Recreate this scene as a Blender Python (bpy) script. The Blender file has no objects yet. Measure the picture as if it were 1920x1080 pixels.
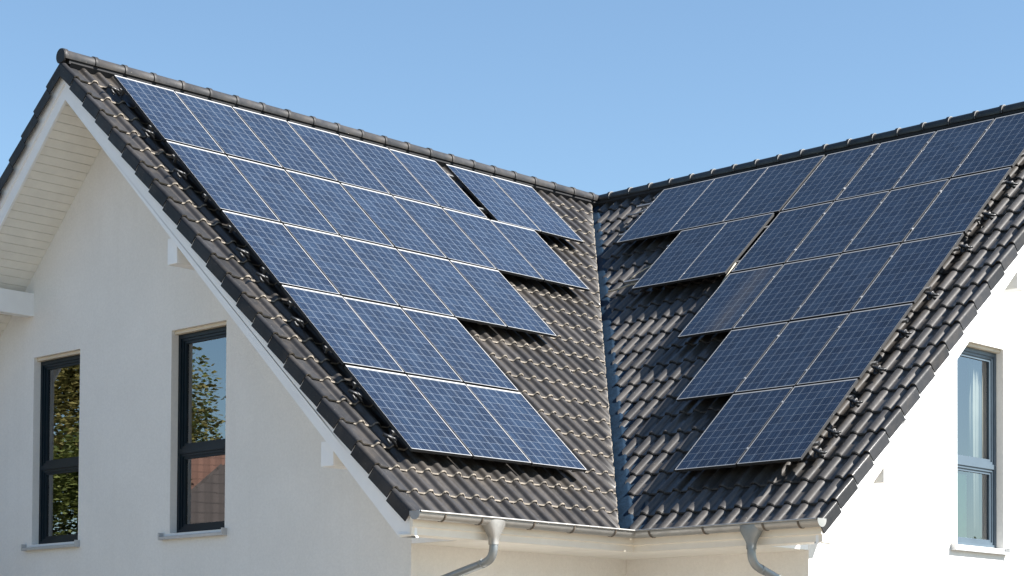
import bpy, bmesh, math, random
from mathutils import Vector, Matrix

random.seed(7)
scene = bpy.context.scene
COL = scene.collection
RAD = math.radians

# ------------------------------------------------------------------ constants (metres)
PITCH = 0.7449856433858819
SN, CS = math.sin(PITCH), math.cos(PITCH)
R = 7.261                    # horizontal run from eave line to ridge
RZ = R * SN / CS             # ridge height above eave line
SMAX = R / CS
GROUND = -3.7
E_WALL = 1.1                 # eave overhang
YW = -2.80                   # plane of the wall of the left gable
XW = 1.93                    # plane of the wall of the right gable
YV = -3.80                   # outer edge of the verge tiles, left gable
XV = 2.93                    # outer edge of the verge tiles, right gable


def frameA(a, s, d):         # slope facing +X, a runs along Y
    return Vector((-s * CS + d * SN, a, s * SN + d * CS))


def frameB(a, s, d):         # slope facing -Y, a runs along X
    return Vector((a, s * CS - d * SN, s * SN + d * CS))


def frameA2(a, s, d):
    v = frameA(a, s, d)
    return Vector((-2 * R - v.x, v.y, v.z))


def frameB2(a, s, d):
    v = frameB(a, s, d)
    return Vector((v.x, 2 * R - v.y, v.z))


# ------------------------------------------------------------------ materials
def new_mat(name):
    m = bpy.data.materials.new(name)
    m.use_nodes = True
    nt = m.node_tree
    nt.nodes.clear()
    out = nt.nodes.new('ShaderNodeOutputMaterial')
    b = nt.nodes.new('ShaderNodeBsdfPrincipled')
    nt.links.new(b.outputs[0], out.inputs[0])
    return m, nt, b, out


def N(nt, kind, **kw):
    n = nt.nodes.new(kind)
    for k, v in kw.items():
        setattr(n, k, v)
    return n


def mathn(nt, op, a, b=None, clamp=False):
    n = nt.nodes.new('ShaderNodeMath')
    n.operation = op
    n.use_clamp = clamp
    for i, x in enumerate((a, b)):
        if x is None:
            continue
        if isinstance(x, (int, float)):
            n.inputs[i].default_value = x
        else:
            nt.links.new(x, n.inputs[i])
    return n.outputs[0]


def mixc(nt, fac, a, b, mode='MIX'):
    n = nt.nodes.new('ShaderNodeMix')
    n.data_type = 'RGBA'
    n.blend_type = mode
    for idx, x in ((0, fac), (6, a), (7, b)):
        if isinstance(x, (int, float)):
            n.inputs[idx].default_value = x
        elif isinstance(x, (tuple, list)):
            n.inputs[idx].default_value = (*x[:3], 1)
        else:
            nt.links.new(x, n.inputs[idx])
    return n.outputs[2]


def ramp(nt, fac, stops):
    n = nt.nodes.new('ShaderNodeValToRGB')
    el = n.color_ramp.elements
    while len(el) < len(stops):
        el.new(0.5)
    for e, (p, c) in zip(el, stops):
        e.position = p
        e.color = (*c[:3], 1) if isinstance(c, (tuple, list)) else (c, c, c, 1)
    nt.links.new(fac, n.inputs[0])
    return n.outputs[0]


def noise(nt, scale, detail=4, rough=0.55, vec=None):
    n = nt.nodes.new('ShaderNodeTexNoise')
    n.inputs['Scale'].default_value = scale
    n.inputs['Detail'].default_value = detail
    n.inputs['Roughness'].default_value = rough
    if vec is not None:
        nt.links.new(vec, n.inputs['Vector'])
    return n.outputs[0]


def objvec(nt):
    return nt.nodes.new('ShaderNodeTexCoord').outputs['Object']


def bump(nt, b, height, strength, dist=0.01):
    n = nt.nodes.new('ShaderNodeBump')
    n.inputs['Strength'].default_value = strength
    n.inputs['Distance'].default_value = dist
    nt.links.new(height, n.inputs['Height'])
    nt.links.new(n.outputs[0], b.inputs['Normal'])


def simple(name, col, rough=0.6, metal=0.0, var=0.12, scale=3.0, bstr=0.0, bscale=60, spec=0.5):
    m, nt, b, o = new_mat(name)
    v = objvec(nt)
    f = noise(nt, scale, 5, 0.6, v)
    lo = tuple(c * (1 - var) for c in col)
    hi = tuple(min(1, c * (1 + var)) for c in col)
    nt.links.new(ramp(nt, f, [(0.3, lo), (0.7, hi)]), b.inputs['Base Color'])
    b.inputs['Roughness'].default_value = rough
    b.inputs['Metallic'].default_value = metal
    b.inputs['Specular IOR Level'].default_value = spec
    if bstr:
        bump(nt, b, noise(nt, bscale, 3, 0.6, v), bstr)
    return m


def plaster():
    m, nt, b, o = new_mat('render_plaster')
    v = objvec(nt)
    big = noise(nt, 0.9, 5, 0.6, v)
    fine = noise(nt, 55, 3, 0.7, v)
    grain = noise(nt, 26, 2, 0.8, v)
    c = ramp(nt, big, [(0.3, (0.755, 0.74, 0.71)), (0.7, (0.805, 0.79, 0.76))])
    c = mixc(nt, ramp(nt, grain, [(0.35, 0.0), (0.7, 1.0)]), mixc(nt, 1.0, c, (0.94, 0.94, 0.94), 'MULTIPLY'), c)
    mp = N(nt, 'ShaderNodeMapping')
    mp.inputs['Scale'].default_value = (1.6, 1.6, 0.12)
    nt.links.new(v, mp.inputs[0])
    streak = noise(nt, 2.2, 4, 0.6, mp.outputs[0])
    c = mixc(nt, ramp(nt, streak, [(0.52, 0.0), (0.8, 0.13)]), c, (0.55, 0.52, 0.47))
    nt.links.new(c, b.inputs['Base Color'])
    b.inputs['Roughness'].default_value = 0.92
    b.inputs['Specular IOR Level'].default_value = 0.2
    bump(nt, b, mathn(nt, 'ADD', fine, grain), 0.55, 0.006)
    return m


def tile_mat(name, base, edge=False, spec=0.36, coat=0.10):
    m, nt, b, o = new_mat(name)
    v = objvec(nt)
    at = N(nt, 'ShaderNodeAttribute')
    at.attribute_name = 'tone'
    blotch = noise(nt, 7, 6, 0.65, v)
    c = ramp(nt, blotch, [(0.25, tuple(x * 0.72 for x in base)), (0.55, base), (0.8, tuple(x * 1.35 for x in base))])
    tone = mathn(nt, 'ADD', mathn(nt, 'MULTIPLY', at.outputs['Fac'], 0.6), 0.7)
    tn = N(nt, 'ShaderNodeCombineColor')
    for i in range(3):
        nt.links.new(tone, tn.inputs[i])
    c = mixc(nt, 1.0, c, tn.outputs[0], 'MULTIPLY')
    if not edge:
        # lichen specks and dust
        sp = noise(nt, 42, 2, 0.5, v)
        c = mixc(nt, ramp(nt, sp, [(0.70, 0.0), (0.76, 0.55)]), c, (0.20, 0.18, 0.15))
        d2 = noise(nt, 2.3, 5, 0.6, v)
        c = mixc(nt, ramp(nt, d2, [(0.5, 0.0), (0.8, 0.35)]), c, (0.115, 0.095, 0.075))
    nt.links.new(c, b.inputs['Base Color'])
    rn = noise(nt, 14, 4, 0.6, v)
    nt.links.new(ramp(nt, rn, [(0.3, 0.46 if not edge else 0.7), (0.75, 0.64 if not edge else 0.9)]), b.inputs['Roughness'])
    b.inputs['Specular IOR Level'].default_value = spec
    if not edge:
        b.inputs['Coat Weight'].default_value = coat
        b.inputs['Coat Roughness'].default_value = 0.11
    bump(nt, b, noise(nt, 90, 4, 0.7, v), 0.25, 0.004)
    return m


def cell_mat():
    m, nt, b, o = new_mat('solar_cells')
    uv = N(nt, 'ShaderNodeUVMap').outputs[0]
    info = N(nt, 'ShaderNodeObjectInfo')
    sep = N(nt, 'ShaderNodeSeparateXYZ')
    nt.links.new(uv, sep.inputs[0])
    u, v = sep.outputs[0], sep.outputs[1]

    def line(x, w):
        f = mathn(nt, 'FRACT', x)
        a = mathn(nt, 'ABSOLUTE', mathn(nt, 'SUBTRACT', f, 0.5))
        return mathn(nt, 'GREATER_THAN', a, 0.5 - w)
    inn = mathn(nt, 'LESS_THAN', mathn(nt, 'ABSOLUTE', mathn(nt, 'SUBTRACT', u, 3.0)), 2.8)
    gap_u = mathn(nt, 'MULTIPLY', line(u, 0.018), inn)
    gap_v = line(v, 0.014)
    bus = mathn(nt, 'MULTIPLY', line(mathn(nt, 'ADD', mathn(nt, 'MULTIPLY', u, 3.0), 0.5), 0.045), 0.20)
    # multicrystalline grain
    vec = N(nt, 'ShaderNodeVectorMath', operation='ADD')
    nt.links.new(uv, vec.inputs[0])
    cmb = N(nt, 'ShaderNodeCombineXYZ')
    nt.links.new(mathn(nt, 'MULTIPLY', info.outputs['Random'], 57.0), cmb.inputs[0])
    nt.links.new(cmb.outputs[0], vec.inputs[1])
    vor = N(nt, 'ShaderNodeTexVoronoi')
    vor.inputs['Scale'].default_value = 6.0
    nt.links.new(vec.outputs[0], vor.inputs['Vector'])
    fl = N(nt, 'ShaderNodeVectorMath', operation='FLOOR')
    nt.links.new(vec.outputs[0], fl.inputs[0])
    wn = N(nt, 'ShaderNodeTexWhiteNoise', noise_dimensions='3D')
    nt.links.new(fl.outputs[0], wn.inputs['Vector'])
    g = mathn(nt, 'ADD', mathn(nt, 'MULTIPLY', vor.outputs['Color'], 0.5), mathn(nt, 'MULTIPLY', wn.outputs[0], 0.5))
    c = ramp(nt, g, [(0.1, (0.005, 0.010, 0.023)), (0.5, (0.0072, 0.0155, 0.036)), (0.95, (0.0145, 0.027, 0.052))])
    # each panel comes from its own batch
    rv = N(nt, 'ShaderNodeCombineColor')
    for i, k in enumerate((0.30, 0.26, 0.22)):
        nt.links.new(mathn(nt, 'ADD', mathn(nt, 'MULTIPLY', info.outputs['Random'], k), 1 - k / 2), rv.inputs[i])
    c = mixc(nt, 1.0, c, rv.outputs[0], 'MULTIPLY')
    # dust film
    dn = noise(nt, 1.1, 5, 0.6, vec.outputs[0])
    c = mixc(nt, ramp(nt, dn, [(0.35, 0.02), (0.8, 0.10)]), c, (0.085, 0.09, 0.10))
    # brown soiling on one panel only
    at = N(nt, 'ShaderNodeAttribute')
    at.attribute_type = 'OBJECT'
    at.attribute_name = 'soil'
    mp = N(nt, 'ShaderNodeMapping')
    mp.inputs['Scale'].default_value = (4.0, 0.35, 1)
    nt.links.new(uv, mp.inputs[0])
    sn = noise(nt, 1.6, 6, 0.75, mp.outputs[0])
    du = mathn(nt, 'SUBTRACT', 1.0, mathn(nt, 'ABSOLUTE', mathn(nt, 'MULTIPLY', mathn(nt, 'SUBTRACT', u, 4.0), 0.52)), clamp=True)
    sf = mathn(nt, 'MULTIPLY', mathn(nt, 'MULTIPLY', ramp(nt, sn, [(0.3, 0.0), (0.6, 1.0)]), du), at.outputs['Fac'])
    c = mixc(nt, mathn(nt, 'MULTIPLY', sf, 0.7), c, (0.07, 0.062, 0.055))
    ln = mathn(nt, 'MAXIMUM', mathn(nt, 'MAXIMUM', gap_u, mathn(nt, 'MULTIPLY', gap_v, 0.8)), bus)
    c = mixc(nt, mathn(nt, 'MULTIPLY', ln, 0.85), c, (0.215, 0.245, 0.28))
    nt.links.new(c, b.inputs['Base Color'])
    b.inputs['Roughness'].default_value = 0.24
    b.inputs['Specular IOR Level'].default_value = 0.18
    b.inputs['Coat Weight'].default_value = 0.25
    b.inputs['Coat Roughness'].default_value = 0.05
    b.inputs['Coat IOR'].default_value = 1.35
    return m


def glass_mat():
    m, nt, b, o = new_mat('window_glass')
    nt.nodes.remove(b)
    fr = N(nt, 'ShaderNodeFresnel')
    fr.inputs['IOR'].default_value = 2.0
    gl = N(nt, 'ShaderNodeBsdfGlossy')
    gl.inputs['Roughness'].default_value = 0.0
    gl.inputs['Color'].default_value = (0.95, 0.97, 1, 1)
    w = noise(nt, 1.3, 2, 0.5, objvec(nt))
    bp = N(nt, 'ShaderNodeBump')
    bp.inputs['Strength'].default_value = 0.007
    bp.inputs['Distance'].default_value = 0.02
    nt.links.new(w, bp.inputs['Height'])
    nt.links.new(bp.outputs[0], gl.inputs['Normal'])
    tr = N(nt, 'ShaderNodeBsdfTransparent')
    tr.inputs['Color'].default_value = (0.78, 0.82, 0.80, 1)
    mx = N(nt, 'ShaderNodeMixShader')
    nt.links.new(mathn(nt, 'ADD', mathn(nt, 'MULTIPLY', fr.outputs[0], 0.9), 0.12, clamp=True), mx.inputs[0])
    nt.links.new(tr.outputs[0], mx.inputs[1])
    nt.links.new(gl.outputs[0], mx.inputs[2])
    nt.links.new(mx.outputs[0], o.inputs[0])
    return m


def zinc_mat(name, col, rough=0.42, metal=0.7):
    m, nt, b, o = new_mat(name)
    v = objvec(nt)
    f = noise(nt, 5, 6, 0.7, v)
    nt.links.new(ramp(nt, f, [(0.3, tuple(c * 0.82 for c in col)), (0.7, col)]), b.inputs['Base Color'])
    nt.links.new(ramp(nt, noise(nt, 9, 4, 0.6, v), [(0.3, rough - 0.07), (0.7, rough + 0.12)]), b.inputs['Roughness'])
    b.inputs['Metallic'].default_value = metal
    bump(nt, b, noise(nt, 3, 2, 0.5, v), 0.08, 0.02)
    return m


def leaf_mat(name, a, b2):
    m, nt, b, o = new_mat(name)
    at = N(nt, 'ShaderNodeAttribute')
    at.attribute_name = 'tone'
    nt.links.new(ramp(nt, at.outputs['Fac'], [(0.0, a), (1.0, b2)]), b.inputs['Base Color'])
    b.inputs['Roughness'].default_value = 0.55
    tl = N(nt, 'ShaderNodeBsdfTranslucent')
    nt.links.new(b.inputs['Base Color'].links[0].from_socket, tl.inputs['Color'])
    mx = N(nt, 'ShaderNodeMixShader')
    mx.inputs[0].default_value = 0.42
    nt.links.new(b.outputs[0], mx.inputs[1])
    nt.links.new(tl.outputs[0], mx.inputs[2])
    nt.links.new(mx.outputs[0], o.inputs[0])
    return m


M = {
    'plaster': plaster(),
    'tile': tile_mat('roof_tile', (0.0375, 0.0340, 0.0315), spec=0.26, coat=0.55),
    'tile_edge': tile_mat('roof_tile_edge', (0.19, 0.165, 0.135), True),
    'tile_edge_shaded': tile_mat('roof_tile_edge_shaded', (0.045, 0.040, 0.036), True),  # same tile lip, with the shade of the raking-lit slope put into its colour
    'cut_edge': tile_mat('cut_tile_edge', (0.21, 0.185, 0.155), True),
    'verge': tile_mat('verge_tile', (0.024, 0.0245, 0.027), spec=0.16, coat=0.02),
    'ridge': tile_mat('ridge_tile', (0.024, 0.0235, 0.0245), spec=0.3, coat=0.12),
    'deck': simple('roof_underlay', (0.02, 0.02, 0.022), 0.9),
    'barge': simple('white_painted_board', (0.80, 0.81, 0.815), 0.5, var=0.04, scale=2.5, bstr=0.08),
    'soffit': simple('cream_soffit', (0.77, 0.76, 0.71), 0.55, var=0.05, scale=4, bstr=0.05),
    'fascia': simple('cream_fascia', (0.74, 0.69, 0.60), 0.5, var=0.05, scale=3),
    'win': simple('anthracite_frame', (0.0045, 0.012, 0.019), 0.42, var=0.12, spec=0.3),
    'win_grey': simple('grey_frame', (0.07, 0.10, 0.13), 0.4, var=0.1),
    'glass': glass_mat(),
    'sill': zinc_mat('aluminium_sill', (0.55, 0.56, 0.57), 0.45, 0.5),
    'shutter': simple('shutter_cream', (0.60, 0.53, 0.42), 0.6),
    'zinc': zinc_mat('zinc', (0.38, 0.375, 0.36), 0.40, 0.65),
    'zinc_dark': zinc_mat('zinc_downpipe', (0.27, 0.295, 0.31), 0.42, 0.7),
    'bracket': simple('bracket_metal', (0.12, 0.10, 0.08), 0.6, 0.3),
    'flashing': simple('valley_flashing', (0.008, 0.021, 0.040), 0.6, 0.0, spec=0.15, var=0.3, scale=9, bstr=0.5, bscale=22),
    'alu': simple('panel_frame_aluminium', (0.33, 0.335, 0.345), 0.6, 0.2, var=0.05),
    'alu_side': simple('panel_frame_side', (0.018, 0.019, 0.021), 0.5, 0.0, var=0.1),
    'back': simple('panel_back_sheet', (0.05, 0.05, 0.055), 0.7),
    'cells': cell_mat(),
    'clamp': simple('clamp_metal', (0.36, 0.36, 0.36), 0.4, 0.4),
    'black': simple('black_plastic', (0.008, 0.009, 0.011), 0.45),
    'rail': simple('mounting_rail', (0.30, 0.30, 0.30), 0.4, 0.7),
    'cable': simple('cable_sheath', (0.42, 0.37, 0.28), 0.6),
    'curtain': simple('curtain_cloth', (0.17, 0.18, 0.155), 0.9, bstr=0.1),
    'green': simple('pale_green_board', (0.26, 0.52, 0.29), 0.7, var=0.04),
    'bark': simple('bark', (0.10, 0.075, 0.05), 0.9, var=0.4, scale=8, bstr=0.6, bscale=20),
    'leaf': leaf_mat('leaf_green', (0.07, 0.10, 0.025), (0.26, 0.29, 0.08)),
    'leaf2': leaf_mat('leaf_yellow', (0.10, 0.105, 0.03), (0.34, 0.29, 0.10)),
    'nwall': simple('neighbour_plaster', (0.62, 0.55, 0.44), 0.9, var=0.06),
    'red': None, 'grey_roof': None,
}


def course_roof(name, base):
    m, nt, b, o = new_mat(name)
    v = objvec(nt)
    uv = N(nt, 'ShaderNodeUVMap').outputs[0]
    sp = N(nt, 'ShaderNodeSeparateXYZ')
    nt.links.new(uv, sp.inputs[0])
    wob = mathn(nt, 'MULTIPLY', noise(nt, 1.6, 2, 0.5, uv), 0.12)
    fv = mathn(nt, 'FRACT', mathn(nt, 'MULTIPLY', mathn(nt, 'ADD', sp.outputs[1], wob), 3.6))
    wu = mathn(nt, 'SINE', mathn(nt, 'MULTIPLY', sp.outputs[0], 24.0))
    hgt = mathn(nt, 'ADD', mathn(nt, 'MULTIPLY', wu, 0.5), mathn(nt, 'MULTIPLY', fv, -0.6))
    c0 = mixc(nt, ramp(nt, fv, [(0.0, 1.0), (0.16, 0.0)]), base, tuple(x * 0.35 for x in base))
    c0 = mixc(nt, ramp(nt, wu, [(0.0, 0.45), (0.6, 0.0)]), c0, tuple(x * 0.55 for x in base))
    c = mixc(nt, ramp(nt, noise(nt, 2, 5, 0.7, v), [(0.4, 0.0), (0.8, 0.4)]), c0, tuple(x * 0.5 for x in base))
    nt.links.new(c, b.inputs['Base Color'])
    b.inputs['Roughness'].default_value = 0.75
    bump(nt, b, hgt, 0.6, 0.04)
    return m


M['red'] = course_roof('red_clay_roof', (0.19, 0.10, 0.072))
M['grey_roof'] = course_roof('grey_concrete_roof', (0.085, 0.07, 0.064))


# ------------------------------------------------------------------ mesh building
class MB:
    def __init__(self):
        self.v, self.f, self.m, self.t, self.s = [], [], [], [], []

    def vert(self, p):
        self.v.append(tuple(p))
        return len(self.v) - 1

    def face(self, idx, mat=0, tone=0.5, smooth=False):
        self.f.append(tuple(idx))
        self.m.append(mat)
        self.t.append(tone)
        self.s.append(smooth)

    def quad(self, a, b, c, d, mat=0, tone=0.5, smooth=False):
        self.face([self.vert(p) for p in (a, b, c, d)], mat, tone, smooth)

    def box(self, lo, hi, mat=0, fn=None, tone=0.5):
        fn = fn or (lambda x, y, z: (x, y, z))
        c = [self.vert(fn(*(hi[i] if (k >> i) & 1 else lo[i] for i in range(3)))) for k in range(8)]
        for q in ((0, 2, 3, 1), (4, 5, 7, 6), (0, 1, 5, 4), (2, 6, 7, 3), (0, 4, 6, 2), (1, 3, 7, 5)):
            self.face([c[i] for i in q], mat, tone)

    def prism(self, loop, vec, mat=0):
        """closed loop of 3-D points pushed along vec"""
        n = len(loop)
        a = [self.vert(p) for p in loop]
        b = [self.vert(Vector(p) + Vector(vec)) for p in loop]
        self.face(a[::-1], mat)
        self.face(b, mat)
        for i in range(n):
            j = (i + 1) % n
            self.face((a[i], a[j], b[j], b[i]), mat)

    def tube(self, path, rad, seg=16, mat=0, cap=True, smooth=True, tone=0.5):
        path = [Vector(p) for p in path]
        rads = rad if isinstance(rad, (list, tuple)) else [rad] * len(path)
        rings = []
        side = None
        for i, p in enumerate(path):
            t = (path[min(i + 1, len(path) - 1)] - path[max(i - 1, 0)]).normalized()
            if side is None:
                ref = Vector((0, 0, 1)) if abs(t.z) < 0.9 else Vector((1, 0, 0))
                side = t.cross(ref).normalized()
            else:
                side = (side - t * side.dot(t)).normalized()
            up = side.cross(t)
            rings.append([self.vert(p + (side * math.cos(2 * math.pi * k / seg) + up * math.sin(2 * math.pi * k / seg)) * rads[i]) for k in range(seg)])
        for i in range(len(rings) - 1):
            for k in range(seg):
                l = (k + 1) % seg
                self.face((rings[i][k], rings[i][l], rings[i + 1][l], rings[i + 1][k]), mat, tone, smooth)
        if cap:
            self.face(rings[0][::-1], mat, tone)
            self.face(rings[-1], mat, tone)

    def build(self, name, mats, parent=None, bisect=(), cutmat=None, recalc=True, uv=None, origin=None, bevel=0):
        me = bpy.data.meshes.new(name)
        org = Vector(origin) if origin is not None else Vector((0, 0, 0))
        me.from_pydata([tuple(Vector(p) - org) for p in self.v], [], self.f)
        for mt in (mats if isinstance(mats, (list, tuple)) else [mats]):
            me.materials.append(mt)
        me.polygons.foreach_set('material_index', self.m)
        me.polygons.foreach_set('use_smooth', self.s)
        at = me.attributes.new('tone', 'FLOAT', 'FACE')
        at.data.foreach_set('value', self.t)
        if bisect or recalc:
            bm = bmesh.new()
            bm.from_mesh(me)
            for co, no in bisect:
                g = bm.verts[:] + bm.edges[:] + bm.faces[:]
                r = bmesh.ops.bisect_plane(bm, geom=g, plane_co=Vector(co) - org, plane_no=no, clear_outer=True)
                if cutmat is not None:
                    ed = [e for e in r['geom_cut'] if isinstance(e, bmesh.types.BMEdge)]
                    ex = bmesh.ops.extrude_edge_only(bm, edges=ed)
                    for x in ex['geom']:
                        if isinstance(x, bmesh.types.BMVert):
                            x.co.z -= 0.022 + 0.006 * random.random()
                            x.co += Vector(no) * random.uniform(0.0, 0.012)
                        elif isinstance(x, bmesh.types.BMFace):
                            x.material_index = cutmat
            if recalc:
                bmesh.ops.recalc_face_normals(bm, faces=bm.faces[:])
            bm.to_mesh(me)
            bm.free()
        me.update()
        o = bpy.data.objects.new(name, me)
        COL.objects.link(o)
        if parent is not None:
            o.parent = parent
            if origin is not None:
                o.location = org - parent_world(parent)
        elif origin is not None:
            o.location = org
        if bevel:
            bv = o.modifiers.new('bevel', 'BEVEL')
            bv.width = bevel
            bv.segments = 2
            bv.limit_method = 'ANGLE'
        return o


def parent_world(p):
    v = Vector((0, 0, 0))
    while p is not None:
        v += p.location
        p = p.parent
    return v


def tag(o, label, cat=None, group=None, kind=None):
    if label:
        o['label'] = label
    if cat:
        o['category'] = cat
    if group:
        o['group'] = group
    if kind:
        o['kind'] = kind
    return o


def empty(name, loc=(0, 0, 0)):
    o = bpy.data.objects.new(name, None)
    o.empty_display_size = 0.3
    o.location = loc
    COL.objects.link(o)
    return o


# ================================================================== GROUND
gm = MB()
gm.quad((-600, -600, GROUND), (600, -600, GROUND), (600, 600, GROUND), (-600, 600, GROUND))
tag(gm.build('ground', simple('yard_grass', (0.100, 0.090, 0.073), 0.95, var=0.15, scale=1.2, bstr=0.5)), 'grass around the house', kind='structure')
gp = MB()  # paving added out of view to bounce warm light under the eaves
gp.quad((-1.0, -13, GROUND + .004), (12, -13, GROUND + .004), (12, 1.0, GROUND + .004), (-1.0, 1.0, GROUND + .004))
tag(gp.build('bounce_paving', simple('pale_bounce_paving', (0.255, 0.215, 0.17), 0.9, var=0.12, scale=2.0, bstr=0.3)), 'unseen pale paving added to bounce warm light into the inner corner', kind='structure')

# ================================================================== HOUSE
house = empty('house', (-6, 6, GROUND))
HW = house.location
tag(house, 'white rendered house with two dark tiled roof wings meeting in a valley', 'house')


def hb(mb, name, mats, parent=None, **kw):
    """build a part of the house, given in world coordinates"""
    return mb.build(name, mats, parent or house, origin=(HW.x, HW.y, HW.z) if parent is None else tuple(parent_world(parent)), **kw)


# ---- walls with window openings
WINS_A = [(-9.43, -8.215), (-5.99, -4.765)]
ZB, ZT = 0.06, 2.85
WIN_B = (4.505, 5.715)
ZB2, ZT2 = -0.04, 2.79
REV = 0.17


def gable_wall(to3, u0, u1, um, wins, zb, zt, inward):
    """vertical wall u0..u1 under a gable with its peak at um; to3(u, z, depth)"""
    mb = MB()
    D = -0.30

    def top(u):
        return (RZ - abs(u - um) * SN / CS) + D / CS
    xs = sorted(set([u0, um, u1] + [w for ww in wins for w in ww]))
    for a, b in zip(xs, xs[1:]):
        inside = any(w[0] <= a and b <= w[1] for w in wins)
        if inside:
            mb.quad(to3(a, GROUND, 0), to3(b, GROUND, 0), to3(b, zb, 0), to3(a, zb, 0))
            mb.quad(to3(a, zt, 0), to3(b, zt, 0), to3(b, top(b), 0), to3(a, top(a), 0))
            mb.quad(to3(a, zb, 0), to3(a, zb, REV), to3(a, zt, REV), to3(a, zt, 0))
            mb.quad(to3(b, zb, 0), to3(b, zt, 0), to3(b, zt, REV), to3(b, zb, REV))
            mb.quad(to3(a, zt, 0), to3(a, zt, REV), to3(b, zt, REV), to3(b, zt, 0))
            mb.quad(to3(a, zb, 0), to3(b, zb, 0), to3(b, zb, REV), to3(a, zb, REV))
        else:
            mb.quad(to3(a, GROUND, 0), to3(b, GROUND, 0), to3(b, top(b), 0), to3(a, top(a), 0))
    bm_fix(mb)
    return mb


def bm_fix(mb):
    """merge coincident verts"""
    seen, mp, nv = {}, [], []
    for p in mb.v:
        k = tuple(round(c, 5) for c in p)
        if k not in seen:
            seen[k] = len(nv)
            nv.append(p)
        mp.append(seen[k])
    mb.v = nv
    mb.f = [tuple(mp[i] for i in f) for f in mb.f]


A3 = lambda u, z, d: (u, YW + d, z)
B3 = lambda u, z, d: (XW - d, u, z)
XL = -2 * R + E_WALL
YB = 2 * R - E_WALL
wa = gable_wall(A3, XL, -E_WALL, -R, WINS_A, ZB, ZT, 1)
hb(wa, 'wall', M['plaster'], recalc=False)['label'] = 'shaded gable wall with two tall dark windows'
wb = gable_wall(B3, E_WALL, YB, R, [WIN_B], ZB2, ZT2, 1)
hb(wb, 'wall', M['plaster'], recalc=False)['label'] = 'sunlit white gable wall with one tall window'
for a, b in (((-E_WALL, YW), (-E_WALL, E_WALL)), ((-E_WALL, E_WALL), (XW, E_WALL)), ((XL, YW), (XL, YB)), ((XL, YB), (XW, YB))):
    w = MB()
    w.quad((*a, GROUND), (*b, GROUND), (*b, -0.05), (*a, -0.05))
    hb(w, 'wall', M['plaster'], recalc=False)

# ---- windows


def make_window(to3, u0, u1, zb, zt, frame_mat, trans):
    """to3(u, z, depth): depth grows inward. Returns the frame object with its sub-parts."""
    f = MB()

    def bar(ua, ub, za, zc, da, db):
        f.box((ua, za, da), (ub, zc, db), 0, lambda u, z, d: to3(u, z, d))
    d0, d1 = REV - 0.055, REV + 0.03
    fw = 0.055
    bar(u0 + .002, u0 + fw, zb + .002, zt - .05, d0, d1)
    bar(u1 - fw, u1 - .002, zb + .002, zt - .05, d0, d1)
    bar(u0 + fw, u1 - fw, zb + .002, zb + fw, d0, d1)
    bar(u0 + fw, u1 - fw, zt - .05 - fw, zt - .05, d0, d1)
    bar(u0 + fw, u1 - fw, trans - .035, trans + .035, d0, d1)
    # sashes set back a step
    panes = []
    for za, zc in ((zb + fw, trans - .035), (trans + .035, zt - .05 - fw)):
        s = 0.062
        a, b = u0 + fw, u1 - fw
        e0, e1 = d0 + 0.022, d1 + 0.01
        for st, (e0_, e1_) in ((0, (d0 + .018, d1)), (1, (d0 + .036, d1 + .01))):
            w = 0.036
            ua, ub = a + st * w, b - st * w
            zza, zzc = za + st * w, zc - st * w
            bar(ua, ua + w, zza, zzc, e0_, e1_)
            bar(ub - w, ub, zza, zzc, e0_, e1_)
            bar(ua + w, ub - w, zza, zza + w, e0_, e1_)
            bar(ua + w, ub - w, zzc - w, zzc, e0_, e1_)
        panes.append((a + .072, b - .072, za + .072, zc - .072))
    wo = hb(f, 'window', frame_mat)
    for ua, ub, za, zc in panes:
        p = MB()
        dp = d0 + .06
        p.quad(to3(ua - .01, za - .01, dp), to3(ub + .01, za - .01, dp), to3(ub + .01, zc + .01, dp), to3(ua - .01, zc + .01, dp))
        hb(p, 'pane', M['glass'], wo, recalc=False)
    s = MB()
    s.prism([to3(u0 - .15, zb - .010, REV - .05), to3(u0 - .15, zb - .045, -.075), to3(u0 - .15, zb - .085, -.075), to3(u0 - .15, zb - .085, -.06),
             to3(u0 - .15, zb - .06, -.06), to3(u0 - .15, zb - .035, REV - .05)],
            Vector(to3(u1 + .04, 0, 0)) - Vector(to3(u0 - .15, 0, 0)))
    for ue, sg in ((u0 - .15, -1), (u1 + .04, 1)):
        s.box((ue - .012, zb - .088, -.08), (ue + .012, zb + .012, -.001), 0, lambda u, z, d: to3(u, z, d))
    # sill stays outside the opening left and right, so keep the overlap with the wall short
    hb(s, 'sill', M['sill'], wo)
    h = MB()
    h.box((u0 + .003, zt - .048, .05), (u1 - .003, zt - .003, REV - .03), 0, lambda u, z, d: to3(u, z, d))
    hb(h, 'shutter_box', M['shutter'], wo)
    return wo


w1 = make_window(A3, *WINS_A[0], ZB, ZT, M['win'], 1.21)
w1['label'] = 'tall dark framed window mirroring trees, beside the long purlin box'
w2 = make_window(A3, *WINS_A[1], ZB, ZT, M['win'], 1.19)
w2['label'] = 'tall dark framed window mirroring a tree and tiled roofs'
w3 = make_window(B3, *WIN_B, ZB2, ZT2, M['win_grey'], 1.12)
w3['label'] = 'tall grey blue window in the sunlit gable wall'

# ---- roof slopes
PROFILE = [(0.0, -.052), (.32, -.055), (.395, -.052), (.435, -.041), (.475, -.021), (.52, -.007), (.575, -.0005), (.64, .0015), (.70, 0.0),
           (.765, -.006), (.83, -.018), (.885, -.033), (.905, -.043), (.95, -.047), (1.0, -.052)]
LIFT, THICK, DROP = 0.030, 0.024, -0.046


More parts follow.
